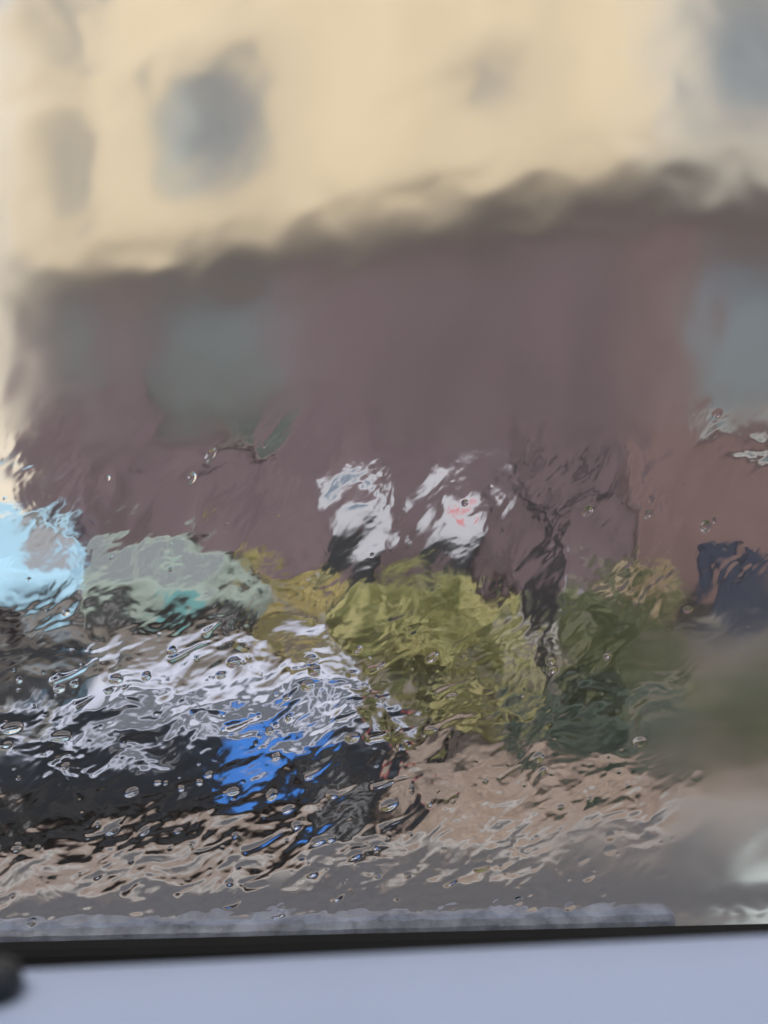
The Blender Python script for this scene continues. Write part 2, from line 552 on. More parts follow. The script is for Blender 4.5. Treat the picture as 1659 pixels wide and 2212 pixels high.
def vehicle(name, loc, rz, L, W, H, paint, roofpaint, glass, belt, prof, cab, glaze, wheels, label, cat, r=0.31, cladding=True):
    """prof: (x, top z, half width factor) stations, rear to front.  cab: rear x and front x at the belt, then at the roof, and roof half width.
    glaze: side windows as fractions along the side."""
    v = empty(name, loc, rz)
    tag(v, label, cat)
    w = W / 2
    secs = []
    zl = 0.2
    for x, zt, f in prof:
        ww = w * f
        hh = zt - zl
        half = [(0.0, zl), (ww * 0.86, zl), (ww * 0.97, zl + hh * 0.14), (ww, zl + hh * 0.42), (ww * 0.99, zl + hh * 0.7), (ww * 0.955, zt - 0.05), (ww * 0.86, zt - 0.005), (0.0, zt + 0.012)]
        pts = [(x, y, z) for y, z in half] + [(x, -y, z) for y, z in half[-2:0:-1]]
        secs.append(pts)
    body = loft('body', secs, paint, v)
    # cabin
    xr0, xf0, xr1, xf1, wr = cab
    wb = w * 0.9; wt = w * wr
    zb, zt = belt - 0.02, H - 0.05
    def ring(xa, xb, y, z, c):
        return [(xa + c, -y, z), (xb - c, -y, z), (xb, -y + c, z), (xb, y - c, z), (xb - c, y, z), (xa + c, y, z), (xa, y - c, z), (xa, -y + c, z)]
    cabin = loft('cabin', [ring(xr0, xf0, wb, zb, 0.06), ring(xr1, xf1, wt, zt, 0.06), ring(xr1 + 0.12, xf1 - 0.14, wt - 0.12, H, 0.05)], roofpaint, v)
    # side glass
    zA, zB = zb + 0.07, zt - 0.06
    def side(s, f, z):
        k = (z - zb) / (zt - zb)
        xa = xr0 + (xr1 - xr0) * k; xb = xf0 + (xf1 - xf0) * k
        y = wb + (wt - wb) * k
        return Vector((xa + (xb - xa) * f, s * (y + 0.002), z))
    for s in (-1, 1):
        for fa, fb in glaze:
            q = [side(s, fa, zA), side(s, fb, zA), side(s, fb, zB), side(s, fa, zB)]
            if s > 0:
                q = q[::-1]
            prism('side_window', q, 0.008, glass, v)
    for end in (0, 1):
        def endp(yf, z):
            k = (z - zb) / (zt - zb)
            x = (xr0 + (xr1 - xr0) * k - 0.002) if end == 0 else (xf0 + (xf1 - xf0) * k + 0.002)
            y = (wb + (wt - wb) * k - 0.1) * yf
            return Vector((x, y, z))
        q = [endp(-1, zA), endp(1, zA), endp(1, zB), endp(-1, zB)]
        if end == 0:
            q = q[::-1]
        prism('windscreen' if end else 'rear_window', q, 0.008, glass, v)
    # wheels, each over a dark disc standing in for the shaded wheel well
    for x in wheels:
        for s in (-1, 1):
            bm = bmesh.new()
            add_tube(bm, [(x, s * (w * 0.93), r + 0.03), (x, s * (w * 1.0 + 0.012), r + 0.03)], [r + 0.075, r + 0.075], 28)
            from_bm('wheel_well_shade', bm, M['plastic'], v)
            wheel(v, x, s * (w - 0.075), r, s)
    xf, xr = prof[-1][0], prof[0][0]
    zf, zr = prof[-1][1], prof[0][1]
    for s in (-1, 1):
        bm = bmesh.new(); add_box(bm, (xf - 0.06, s * w * 0.62, zf - 0.13), (0.2, w * 0.34, 0.15), 0.04); from_bm('headlight', bm, M['lamp'], v)
        bm = bmesh.new(); add_box(bm, (xr + 0.05, s * w * 0.74, zr - 0.2), (0.15, w * 0.22, 0.26), 0.03); from_bm('tail_light', bm, M['redlamp'], v)
        bm = bmesh.new(); add_box(bm, (xf0 - 0.3, s * (w + 0.07), belt + 0.05), (0.12, 0.2, 0.14), 0.035); from_bm('wing_mirror', bm, paint, v)
        for x in (xr0 + (xf0 - xr0) * 0.36, xr0 + (xf0 - xr0) * 0.66):
            bm = bmesh.new(); add_box(bm, (x, s * (w * 0.985 + 0.012), belt - 0.14), (0.17, 0.03, 0.03), 0.01); from_bm('door_handle', bm, M['chrome'], v)
        if cladding:
            bm = bmesh.new(); add_box(bm, (0, s * (w * 0.97), 0.3), (wheels[1] - wheels[0] - 2 * r - 0.2, 0.05, 0.14), 0.015); from_bm('side_skirt', bm, M['plastic'], v)
    for x, z, sg in ((xf, 0.38, 1), (xr, 0.42, -1)):
        bm = bmesh.new(); add_box(bm, (x - sg * 0.02, 0, z), (0.14, W * 0.8, 0.2), 0.05); from_bm('bumper', bm, M['plastic'] if cladding else paint, v)
        bm = bmesh.new(); add_box(bm, (x + sg * 0.056, 0, z + 0.02), (0.012, 0.5, 0.11)); from_bm('number_plate', bm, M['plate'], v)
    bm = bmesh.new(); add_box(bm, (xf - 0.01, 0, zf - 0.16), (0.06, W * 0.36, 0.11), 0.015); from_bm('grille', bm, M['plastic'], v)
    return v


def hatch_prof(L):
    h = L / 2
    return [(-h, 0.86, 0.84), (-h + 0.12, 0.95, 0.94), (-h + 0.5, 0.985, 1.0), (-0.2, 0.98, 1.0), (h - 1.25, 0.96, 1.0), (h - 0.9, 0.93, 0.99), (h - 0.35, 0.83, 0.95), (h - 0.08, 0.73, 0.86), (h, 0.64, 0.76)]


# the black and white hatchback in front, its tail to the right
hb = vehicle('parked_hatchback', (-2.06, 9.40, 0.11), math.pi + R(10), 4.2, 1.76, 1.32, M['black'], M['white'], M['carglass'], 0.91, [(x, z * 0.93, f) for x, z, f in hatch_prof(4.2)],
             (-2.03, 1.05, -1.78, 0.35, 0.74), ((0.03, 0.2), (0.23, 0.58), (0.61, 0.9)), (-1.55, 1.3),
             'two-tone hatchback, black body and white roof, with a bright blue panel on its door', 'car')
bs = prism('door_panel', [(-0.68, 0.884, 0.50), (-1.08, 0.884, 0.50), (-1.13, 0.884, 0.60), (-1.27, 0.884, 0.735), (-1.52, 0.884, 0.75), (-1.55, 0.884, 0.85), (-0.62, 0.884, 0.85)], -0.014, M['blue'], hb)
bs['label'] = 'bright blue panel on the rear door'

# dark car behind it at the left edge
vehicle('parked_saloon', (-5.75, 13.6, 0.0), R(4), 4.5, 1.78, 1.38, M['darkcar'], M['darkcar'], M['carglass'], 0.92,
        [(-2.25, 0.8, 0.82), (-2.1, 0.9, 0.93), (-1.6, 0.93, 1.0), (-0.2, 0.92, 1.0), (0.9, 0.9, 1.0), (1.3, 0.87, 0.99), (1.9, 0.77, 0.95), (2.17, 0.68, 0.86), (2.25, 0.6, 0.76)],
        (-1.75, 1.05, -0.95, 0.2, 0.72), ((0.1, 0.45), (0.49, 0.88)), (-1.4, 1.38),
        'dark brown saloon car at the left edge, behind the black hatchback', 'car')

# light blue van cut by the left edge, pale mint car in front of it
vehicle('delivery_van', (-7.75, 23.4, 0.0), R(-10), 4.9, 1.9, 2.3, M['skyblue'], M['skyblue'], M['vanglass'], 1.05,
        [(-2.45, 1.0, 0.95), (-2.38, 1.08, 1.0), (-0.5, 1.08, 1.0), (1.2, 1.06, 1.0), (1.6, 1.02, 0.99), (2.15, 0.9, 0.95), (2.38, 0.78, 0.86), (2.45, 0.66, 0.76)],
        (-2.4, 1.75, -2.32, 0.95, 0.86), ((0.74, 0.95),), (-1.55, 1.55),
        'light sky blue delivery van at the left edge in the yard', 'van', cladding=False)
mc = vehicle('parked_compact_car', (-3.95, 21.2, 0.0), R(-6), 3.5, 1.66, 1.72, M['mint'], M['mint'], M['carglass2'], 0.98,
        [(-1.75, 0.86, 0.84), (-1.66, 0.96, 0.94), (-1.2, 1.0, 1.0), (0.2, 1.0, 1.0), (0.85, 0.98, 1.0), (1.2, 0.92, 0.98), (1.55, 0.84, 0.93), (1.7, 0.74, 0.85), (1.75, 0.64, 0.76)],
        (-1.68, 1.15, -1.5, 0.5, 0.78), ((0.04, 0.32), (0.36, 0.64), (0.67, 0.92)), (-1.1, 1.15),
        'small tall pale mint car with grey green windows, beside the blue van', 'car')
prism('door_panel', [(-0.2, -0.836, 0.42), (0.62, -0.836, 0.42), (0.62, -0.836, 0.8), (-0.2, -0.836, 0.8)], 0.012, M['teal'], mc)['label'] = 'teal lower door panel'

# ------------------------------------------------------------------ boards, cabinet, pole
def board(px, Y, w, zb, zt, label, mark):
    p = at(px, 1100, Y)
    o = empty('sign_board', (p.x, Y, 0.0), R(-14))
    tag(o, label, 'sign')
    bm = bmesh.new(); add_box(bm, (0, 0, (zb + zt) / 2), (w, 0.14, zt - zb), 0.05); pn = from_bm('panel', bm, M['board'], o)
    bm = bmesh.new(); add_box(bm, (0, 0.01, zb / 2 + 0.05), (w * 0.94, 0.5, zb - 0.12), 0.06); from_bm('base', bm, M['plastic'], o)
    for s in (-1, 1):
        bm = bmesh.new(); add_box(bm, (s * (w / 2 - 0.12), 0, zb - 0.01), (0.09, 0.09, 0.12)); from_bm('bracket', bm, M['plastic'], o)
    bm = bmesh.new()
    if mark == 'blue':
        add_tube(bm, [(0.02, -0.071, (zb + zt) / 2 + 0.22), (0.02, -0.08, (zb + zt) / 2 + 0.22)], [0.2, 0.2], 26)
        from_bm('emblem', bm, M['boardblue'], pn)
    else:
        zc = (zb + zt) / 2 + 0.12
        add_box(bm, (0.16, -0.076, zc + 0.16), (0.2, 0.012, 0.09))
        add_box(bm, (0.2, -0.076, zc + 0.02), (0.26, 0.012, 0.14))
        add_box(bm, (0.1, -0.076, zc - 0.12), (0.14, 0.012, 0.1))
        from_bm('emblem', bm, M['boardred'], pn)
    return o
board(775, 22.3, 1.15, 1.6, 2.8, 'white board with a round blue grey emblem on a black base', 'blue')
board(990, 21.4, 1.25, 1.55, 2.72, 'white board with a small red emblem on a black base', 'red')

c = at(1598, 1285, 19.2)
cb = empty('wall_cabinet', (c.x, 19.2, 0.0), R(20))
tag(cb, 'dark navy utility cabinet before the rosy brown wall', 'cabinet')
bm = bmesh.new(); add_box(bm, (0, 0, 0.82), (1.05, 0.5, 1.3), 0.03); from_bm('housing', bm, M['navy'], cb)
bm = bmesh.new(); add_box(bm, (0, 0, 1.5), (1.22, 0.56, 0.05), 0.01); from_bm('lid', bm, M['navy'], cb)
bm = bmesh.new(); add_box(bm, (0, 0, 0.09), (1.1, 0.46, 0.17)); from_bm('foot', bm, M['kerb'], cb)
for s in (-1, 1):
    bm = bmesh.new(); add_box(bm, (s * 0.28, -0.256, 0.82), (0.52, 0.012, 1.2), 0.004); d = from_bm('door', bm, M['navy'], cb)
    bm = bmesh.new(); add_box(bm, (s * 0.06, -0.275, 0.9), (0.03, 0.03, 0.14), 0.006); from_bm('handle', bm, M['chrome'], d)

p = at(1232, 1440, 12.4)
po = empty('post', (p.x, 12.4, 0.11))
tag(po, 'thin lilac grey metal post standing among the green shrubs', 'post')
tube('shaft', [(0, 0, 0.04), (0, 0, 1.86)], [0.032, 0.032], M['pole'], po)
bm = bmesh.new(); add_tube(bm, [(0, 0, 1.86), (0, 0, 1.9), (0, 0, 1.92)], [0.04, 0.04, 0.015], 12); from_bm('cap', bm, M['pole'], po)
bm = bmesh.new(); add_tube(bm, [(0, 0, 0), (0, 0, 0.04)], [0.09, 0.08], 14); from_bm('foot', bm, M['kerb'], po)

# ------------------------------------------------------------------ shrubs and tree
def leaves_mesh(pts, size, seed, up=0.3, asp=0.5):
    """One mesh of bent leaves (two quads each, folded along the midrib) at the given points."""
    r = np.random.default_rng(seed)
    n = len(pts)
    nrm = r.normal(size=(n, 3)); nrm[:, 2] += up; nrm /= np.linalg.norm(nrm, axis=1)[:, None]
    t = np.cross(nrm, r.normal(size=(n, 3))); t /= np.linalg.norm(t, axis=1)[:, None]
    b = np.cross(nrm, t)
    L = size * r.uniform(0.6, 1.3, n)[:, None]
    Wd = L * asp
    base = pts
    co = np.stack([base - t * L / 2, base + b * Wd / 2 + nrm * L * 0.08, base + t * L / 2 - nrm * L * 0.05, base - b * Wd / 2 + nrm * L * 0.08], 1).reshape(-1, 3)
    me = bpy.data.meshes.new('leaves')
    me.vertices.add(4 * n)
    me.vertices.foreach_set('co', co.astype(np.float32).ravel())
    i = np.arange(n) * 4
    tri = np.stack([i, i + 1, i + 2, i, i + 2, i + 3], 1).ravel()
    me.loops.add(len(tri)); me.loops.foreach_set('vertex_index', tri.astype(np.int32))
    me.polygons.add(2 * n)
    me.polygons.foreach_set('loop_start', (np.arange(2 * n) * 3).astype(np.int32))
    me.update(calc_edges=True)
    return me


def clumps(blobs, per, seed, hollow=0.35):
    """Leaf points gathered in clumps on the shells of ellipsoid blobs (cx, cy, cz, rx, ry, rz)."""
    r = np.random.default_rng(seed)
    out = []
    for (cx, cy, cz, rx, ry, rz), n in zip(blobs, per):
        k = max(6, n // 38)
        d = r.normal(size=(k, 3)); d /= np.linalg.norm(d, axis=1)[:, None]
        c = d * (hollow + (1.05 - hollow) * r.random(k) ** 0.6)[:, None]
        idx = r.integers(0, k, n)
        p = c[idx] + r.normal(size=(n, 3)) * 0.13 * r.uniform(0.4, 1.3, k)[idx][:, None]
        out.append(p * np.array([rx, ry, rz]) + np.array([cx, cy, cz]))
    p = np.concatenate(out)
    return p[p[:, 2] > 0.04]


def shrub(name, loc, label, blobs, per, leafm, size, stems, seed, extra=None, cat='shrub', asp=0.5):
    o = empty(name, loc)
    tag(o, label, cat)
    cr = link('crown', leaves_mesh(clumps(blobs, per, seed), size, seed + 1, asp=asp), leafm, o)
    if extra:
        for b2, p2, m2 in extra:
            link('crown', leaves_mesh(clumps(b2, p2, seed + 7), size, seed + 8, asp=asp), m2, o)['label'] = 'paler leaves at the edge of the crown'
    r = random.Random(seed)
    for (tx, ty, tz, rad) in stems:
        pts = [(tx * 0.12, ty * 0.12, 0)]
        for k in range(1, 5):
            f = k / 4
            pts.append((tx * f + r.uniform(-.06, .06), ty * f + r.uniform(-.06, .06), tz * f))
        tube('stem', pts, [rad * (1 - 0.18 * k) for k in range(5)], M['bark'], o, 7)
    return o

# yellow green shrub in the middle
ys = at(930, 1650, 11.9)
shrub('yellow_shrub', (ys.x, 11.9, 0.11), 'large yellow green autumn shrub in the middle, right of the hatchback',
      [(-0.12, 0, 1.36, 0.88, 0.8, 0.42), (-0.45, 0.1, 1.12, 0.85, 0.7, 0.48), (0.3, -0.1, 1.1, 0.72, 0.7, 0.62), (0.22, -0.2, 0.55, 0.75, 0.6, 0.5), (0.45, 0, 1.35, 0.45, 0.5, 0.45)],
      [2100, 2000, 1900, 1500, 700], M['yellowleaf'], 0.13,
      [(0.5, 0.1, 1.7, 0.03), (-0.4, 0, 1.5, 0.035), (0.1, -0.2, 1.9, 0.04), (0.3, 0.2, 1.2, 0.03), (-0.7, 0.1, 1.6, 0.022)], 3)
ab = at(610, 1440, 13.6)
shrub('amber_shrub', (ab.x, 14.2, 0.0), 'slender amber yellow shrub left of the large yellow green shrub, before the mint car',
      [(0.1, 0, 1.5, 0.52, 0.5, 0.42), (-0.35, 0, 1.72, 0.3, 0.3, 0.22), (-0.55, 0, 2.05, 0.12, 0.15, 0.2), (0.0, 0, 0.95, 0.5, 0.4, 0.45)],
      [520, 170, 60, 420], M['amberleaf'], 0.14, [(0.2, 0, 1.6, 0.025), (-0.55, 0, 2.2, 0.018), (0.0, 0.1, 1.4, 0.025)], 21)
# dull green shrub on the right, with pale leaves on top
gs = at(1335, 1640, 12.0)
shrub('green_shrub', (gs.x, 12.0, 0.11), 'dull green shrub with a few cream leaves on top, right of the leaning trunk',
      [(-0.05, 0, 1.42, 0.66, 0.6, 0.5), (0.1, 0, 0.95, 0.78, 0.7, 0.5), (-0.1, 0, 0.5, 0.8, 0.6, 0.4)], [1500, 1700, 1300], M['greenleaf'], 0.11,
      [(0.1, 0, 1.7, 0.03), (-0.3, 0.1, 1.4, 0.03), (0.4, -0.1, 1.2, 0.025)], 31,
      extra=[([(0.12, -0.35, 1.78, 0.24, 0.2, 0.2), (0.42, -0.3, 1.5, 0.16, 0.15, 0.14)], [160, 70], M['peachleaf'])])
ps = at(1190, 1690, 10.7)
shrub('low_evergreen', (ps.x + 0.2, 10.7, 0.11), 'low blue green evergreen bush at the foot of the green shrub',
      [(0.0, 0, 0.42, 0.7, 0.5, 0.36), (0.6, 0.1, 0.36, 0.6, 0.5, 0.3)], [1700, 1300], M['pineleaf'], 0.085, [(0.1, 0, 0.6, 0.03), (0.5, 0, 0.5, 0.025)], 41)
ps = at(1570, 1690, 11.6)
shrub('olive_bush', (ps.x, 11.0, 0.11), 'broad soft grey green bush at the right edge',
      [(0.0, 0, 0.62, 0.75, 0.6, 0.42), (0.6, 0.1, 0.75, 0.65, 0.5, 0.5), (0.1, 0, 0.3, 0.9, 0.6, 0.3)], [1300, 1300, 900], M['greenleaf'], 0.11, [(0.1, 0, 0.9, 0.03), (0.5, 0, 1.0, 0.025)], 51)

# the dark leaning tree: bare trunk and limbs
tp = at(1150, 1600, 13.4)
tr = empty('bare_tree', (tp.x, 13.4, 0.0))
tag(tr, 'dark leaning bare tree trunk before the brown wall, between the shrubs', 'tree')
tube('trunk', [(0.1, 0, 0), (0.06, 0, 0.8), (0.0, 0, 1.45), (0.12, 0, 1.95), (0.16, 0, 2.35), (-0.02, 0, 2.62), (-0.25, 0, 2.85), (-0.5, 0.02, 3.1)],
     [0.14, 0.13, 0.115, 0.095, 0.085, 0.075, 0.06, 0.03], M['bark'], tr, 10)
for pts, rr in (([(0.14, 0, 2.25), (0.45, 0.05, 2.55), (0.62, 0.1, 2.85), (0.7, 0.1, 3.3)], [0.07, 0.06, 0.045, 0.02]),
                ([(0.45, 0.05, 2.55), (0.75, 0, 2.75), (1.1, 0.1, 3.0)], [0.05, 0.035, 0.015]),
                ([(0.02, 0, 1.5), (-0.25, 0, 1.85), (-0.36, 0, 2.05)], [0.05, 0.03, 0.012]),
                ([(-0.02, 0, 2.62), (0.05, 0, 2.95), (0.02, 0, 3.25)], [0.04, 0.025, 0.01]),
                ([(0.06, 0, 1.1), (0.5, 0.1, 1.5), (0.9, 0.1, 1.75)], [0.045, 0.03, 0.012])):
    tube('limb', pts, rr, M['bark'], tr, 8)

rt = random.Random(8)
for bx_, bz_ in ((-0.3, 2.9), (-0.05, 2.7), (0.62, 2.85), (0.7, 3.1), (0.5, 2.6), (0.85, 2.85), (0.03, 3.0), (-0.2, 1.8), (0.6, 1.6), (0.15, 2.2)):
    a = rt.uniform(0.3, 2.8); l_ = rt.uniform(0.3, 0.6)
    q = [(bx_, 0.04, bz_), (bx_ + math.cos(a) * l_ * 0.5 + rt.uniform(-.05, .05), rt.uniform(-.1, .1), bz_ + math.sin(a) * l_ * 0.5), (bx_ + math.cos(a) * l_, rt.uniform(-.2, .2), bz_ + math.sin(a) * l_ + 0.05)]
    tube('twig', q, [0.02, 0.013, 0.005], M['bark'], tr, 6)

# fallen leaves on the pavement and road edge
r_ = np.random.default_rng(5)
n = 3600
la = np.concatenate([r_.uniform(-7, 8, n // 2), r_.normal(1.9, 1.3, n - n // 2)])
ln = np.concatenate([r_.uniform(-0.5, 3.2, n // 2), r_.normal(0.9, 0.6, n - n // 2)])
k = ((ln < -0.05) | (ln > 0.2)) & (ln > -0.6) & (ln < 3.2)
la, ln = la[k], ln[k]
lx = K0.x + KD.x * la + KN.x * ln; ly = K0.y + KD.y * la + KN.y * ln
lz = np.where(ln > 0, 0.128, 0.016) + r_.uniform(0, 0.012, len(lx))
fl = link('fallen_leaves', leaves_mesh(np.stack([lx, ly, lz], 1), 0.085, 6, up=3.5, asp=0.65), M['litter'])
tag(fl, 'brown and orange fallen leaves scattered over the wet pavement', 'leaves', kind='stuff')

# ------------------------------------------------------------------ the bus: window, gasket, ledge
YAW, LEAN = R(3.2), R(-6.5)
nh = Vector((-math.sin(YAW), math.cos(YAW), 0))
eu = Vector((math.cos(YAW), math.sin(YAW), 0))
ev = Vector((0, 0, 1)) * math.cos(LEAN) - nh * math.sin(LEAN)
no = eu.cross(ev); no = no if no.dot(nh) > 0 else -no     # outward normal
G0 = Vector((0, 0.50, EYE.z))
bus = empty('bus', G0 + nh * 0.0)
tag(bus, 'own bus: rain-wet window above a black gasket and pale blue grey ledge', 'bus')
GP = lambda u, v, w: eu * u + ev * v + no * w           # relative to the bus empty
Rg = Matrix(((eu.x, no.x, ev.x), (eu.y, no.y, ev.y), (eu.z, no.z, ev.z)))
VB = -0.2085                                             # lower edge of the visible glass
U0, U1, V1 = -0.72, 0.78, 0.62

def gbox(name, u0, u1, v0, v1, w0, w1, m, bevel=0.0, parent=bus):
    bm = bmesh.new()
    add_box(bm, GP((u0 + u1) / 2, (v0 + v1) / 2, (w0 + w1) / 2), (u1 - u0, w1 - w0, v1 - v0), bevel, Rg)
    return from_bm(name, bm, m, parent)

def glass(name, ior, rough_attr=None, scale=0.3):
    m = bpy.data.materials.new(name)
    m.use_nodes = True
    n, l = m.node_tree.nodes, m.node_tree.links
    n.remove(n['Principled BSDF'])
    g = n.new('ShaderNodeBsdfGlass')
    g.inputs['IOR'].default_value = ior
    g.inputs['Roughness'].default_value = 0.0
    if rough_attr:
        a = n.new('ShaderNodeAttribute'); a.attribute_name = rough_attr
        mu = n.new('ShaderNodeMath'); mu.operation = 'MULTIPLY'; mu.inputs[1].default_value = scale
        l.new(a.outputs['Fac'], mu.inputs[0]); l.new(mu.outputs[0], g.inputs['Roughness'])
    l.new(g.outputs[0], n['Material Output'].inputs['Surface'])
    return m
M['glass'] = glass('window glass pane', 1.35)
M['water'] = glass('rain water', 1.35, 'mist', 1.0)

# the pane: its outer face is the wetted one, closed by the sheet of water that clings to it
bm = bmesh.new()
add_box(bm, GP((U0 + U1) / 2, (VB - 0.02 + V1) / 2, -0.0025), (U1 - U0, 0.005, V1 - VB + 0.02), 0, Rg)
bmesh.ops.recalc_face_normals(bm, faces=bm.faces)
bmesh.ops.delete(bm, geom=[f for f in bm.faces if f.normal.dot(no) > 0.9], context='FACES_ONLY')
me_ = bpy.data.meshes.new('window_pane'); bm.to_mesh(me_); bm.free()
link('window_pane', me_, M['glass'], bus)
gbox('gasket', U0 - 0.03, U1 + 0.03, VB - 0.06, VB, -0.028, -0.0055, M['rubber'], 0.006)
gbox('gasket', U0 - 0.03, U0, VB, V1, -0.028, 0.012, M['rubber'], 0.004)
gbox('gasket', U1, U1 + 0.03, VB, V1, -0.028, 0.012, M['rubber'], 0.004)
gbox('gasket', U0 - 0.03, U1 + 0.03, V1, V1 + 0.03, -0.028, 0.012, M['rubber'], 0.004)
gbox('belt_glint', U0, 0.135, VB - 0.03, VB + 0.0010, 0.008, 0.022, M['glint'], 0.004)  # pale mottled strip painted as sky reflected in water pooled on the edge
gbox('inner_wall', U0 - 0.5, U1 + 0.5, -1.6, VB - 0.05, -0.05, -0.03, M['rubber'])
gbox('outer_skin', U0 - 0.5, U1 + 0.5, -2.6, VB - 0.032, 0.006, 0.03, M['buspaint'])
gbox('window_pillar', U0 - 0.5, U0 - 0.03, VB - 0.03, V1 + 0.03, -0.05, 0.03, M['buspaint'])
gbox('window_pillar', U1 + 0.03, U1 + 0.5, VB - 0.03, V1 + 0.03, -0.05, 0.03, M['buspaint'])
bm = bmesh.new(); add_box(bm, Vector((0, -1.95, 2.7)) - bus.location, (9.0, 0.08, 3.4)); from_bm('unseen_dark_wall', bm, M['rubber'], bus)  # unseen dark wall added to keep bright reflections off the pane
bm = bmesh.new(); add_box(bm, Vector((0, -0.75, 1.9)) - bus.location, (9.0, 2.3, 0.06)); from_bm('floor', bm, M['rubber'], bus)
bm = bmesh.new(); add_box(bm, Vector((0, -1.33, 4.43)) - bus.location, (9.0, 1.28, 0.05)); from_bm('unseen_dark_ceiling', bm, M['rubber'], bus)  # unseen, added to block sky reflections; cut short so light reaches the ledge
# padded ledge between the passenger and the window
bm = bmesh.new()
n = 60
prof = [(0.0, 0.0), (0.004, 0.010), (0.012, 0.017), (0.024, 0.021), (0.04, 0.0225), (0.07, 0.0225), (0.085, 0.016), (0.09, -0.06), (0.0, -0.06)]
yaw2 = R(6.0)
for i in range(2):
    pass
rings = []
for s in (-0.9, 0.9):
    rings.append([bm.verts.new((s * math.cos(yaw2) + p * math.sin(yaw2), s * math.sin(yaw2) - p * math.cos(yaw2), z)) for p, z in prof])
for i in range(len(prof)):
    j = (i + 1) % len(prof)
    bm.faces.new((rings[0][i], rings[0][j], rings[1][j], rings[1][i]))
bm.faces.new(rings[0]); bm.faces.new(rings[1][::-1])
le = from_bm('ledge', bm, M['ledge_vinyl'], bus, True)
tube('ledge_piping', [(-0.9 * math.cos(yaw2), -0.9 * math.sin(yaw2) + 0.204, -0.128), (0.9 * math.cos(yaw2), 0.9 * math.sin(yaw2) + 0.204, -0.128)], [0.004, 0.004], M['rubber'], bus, 8).location = Vector((0, -0.5 + 0.004, 0))
md = le.modifiers.new('e', 'EDGE_SPLIT'); md.split_angle = R(50)
le.location = Vector((0, 0.208, EYE.z - 0.1075)) - bus.location
kn = tube('lock_knob', [(-0.064, 0.170, EYE.z - 0.0845), (-0.064, 0.170, EYE.z - 0.0815), (-0.064, 0.170, EYE.z - 0.0805)], [0.0060, 0.0055, 0.003], M['plastic'], bus, 14)
kn.location = -bus.location

# ------------------------------------------------------------------ rain water on the outside of the pane
STEP = 0.0005
def axis(lo, hi, a, b):
    core = np.arange(a, b, STEP)
    up, x, st = [], core[-1], STEP
    while x < hi:
        st = min(st * 1.12, 0.0035); x += st; up.append(min(x, hi))
    dn, x, st = [], core[0], STEP
    while x > lo:
        st = min(st * 1.12, 0.0035); x -= st; dn.append(max(x, lo))
    return np.concatenate([dn[::-1], core, up])
us = axis(U0, U1, -0.205, 0.212)
vs = axis(VB - 0.02, V1, VB - 0.004, 0.250)
UU, VV = np.meshgrid(us, vs)
NF = 1024; DX = 0.00055

def field(lam, ratio, ang, seed, band=0.45):
    """Periodic random field with wavelength about lam (m) across the flow, stretched by ratio along direction ang; unit slope rms across."""
    r = np.random.default_rng(seed)
    f = np.fft.fftfreq(NF, DX)
    fx, fy = np.meshgrid(f, f)
    a = fx * math.cos(ang) + fy * math.sin(ang)
    b = -fx * math.sin(ang) + fy * math.cos(ang)
    q = np.sqrt((a * ratio) ** 2 + b ** 2) * lam
    amp = np.exp(-((np.log(np.maximum(q, 1e-6))) ** 2) / (2 * band ** 2))
    amp[0, 0] = 0
    h = np.real(np.fft.ifft2(np.fft.fft2(r.normal(size=(NF, NF))) * amp))
    gy, gx = np.gradient(h, DX)
    return h / math.sqrt((gx ** 2 + gy ** 2).mean())

def sample(F, u, v):
    x = (u / DX) % NF; y = (v / DX) % NF
    i = np.floor(x).astype(int); j = np.floor(y).astype(int)
    fx = x - i; fy = y - j
    i %= NF; j %= NF; i1 = (i + 1) % NF; j1 = (j + 1) % NF
    return (F[j, i] * (1 - fx) + F[j, i1] * fx) * (1 - fy) + (F[j1, i] * (1 - fx) + F[j1, i1] * fx) * fy

def sstep(a, b, x):
    t = np.clip((x - a) / (b - a), 0, 1)
    return t * t * (3 - 2 * t)

def lump(u0, v0, ru, rv):
    return np.exp(-(((UU - u0) / ru) ** 2 + ((VV - v0) / rv) ** 2))

# warp so that the streaks wander
w1 = sample(field(0.05, 1.0, 0, 1), UU, VV); w2 = sample(field(0.05, 1.0, 0, 2), UU, VV)
wu, wv = UU + w1 * 0.25, VV + w2 * 0.25
A1, A2 = R(24), R(46)
blend = sstep(-0.12, 0.0, VV + 0.1 * UU)
def flow(lam, ratio, s):
    return sample(field(lam, ratio, A1, s), wu, wv) * (1 - blend) + sample(field(lam, ratio, A2, s + 50), wu, wv) * blend

edge = sample(field(0.06, 1.3, R(30), 9), UU, VV) / 0.006
edge2 = sample(field(0.02, 1.3, R(30), 10), UU, VV) / 0.002
# mist: fine drizzle that blurs the upper part and the lower right
top = sstep(-0.002, 0.036, VV - 0.015 * UU + 0.006 * edge + 0.003 * edge2)
right = sstep(0.095, 0.165, UU + 0.35 * (-0.1 - VV) + 0.010 * edge) * sstep(-0.05, -0.09, VV)
mist = np.clip(np.maximum(top, right * 0.95), 0, 1)
clear = 1 - mist
rough = 0.095 + 0.145 * mist
wet = np.clip(0.32 + 0.30 * sstep(-0.05, -0.12, VV) + 0.55 * lump(-0.05, -0.105, 0.06, 0.035) + 0.3 * lump(0.0, -0.17, 0.15, 0.03), 0, 1.1)     # rough running water low down
fine = ((UU > -0.21) & (UU < 0.217) & (VV < 0.254)).astype(float)
h = 0.0006 + np.zeros_like(UU)
h += 0.038 * flow(0.042, 1.2, 20) * (0.46 + 0.58 * clear)
h += 0.040 * flow(0.019, 1.5, 21) * (0.05 + 0.95 * clear) * (0.45 + 0.55 * wet)
h += 0.040 * flow(0.0095, 2.0, 22) * (0.01 + 0.99 * clear) * wet
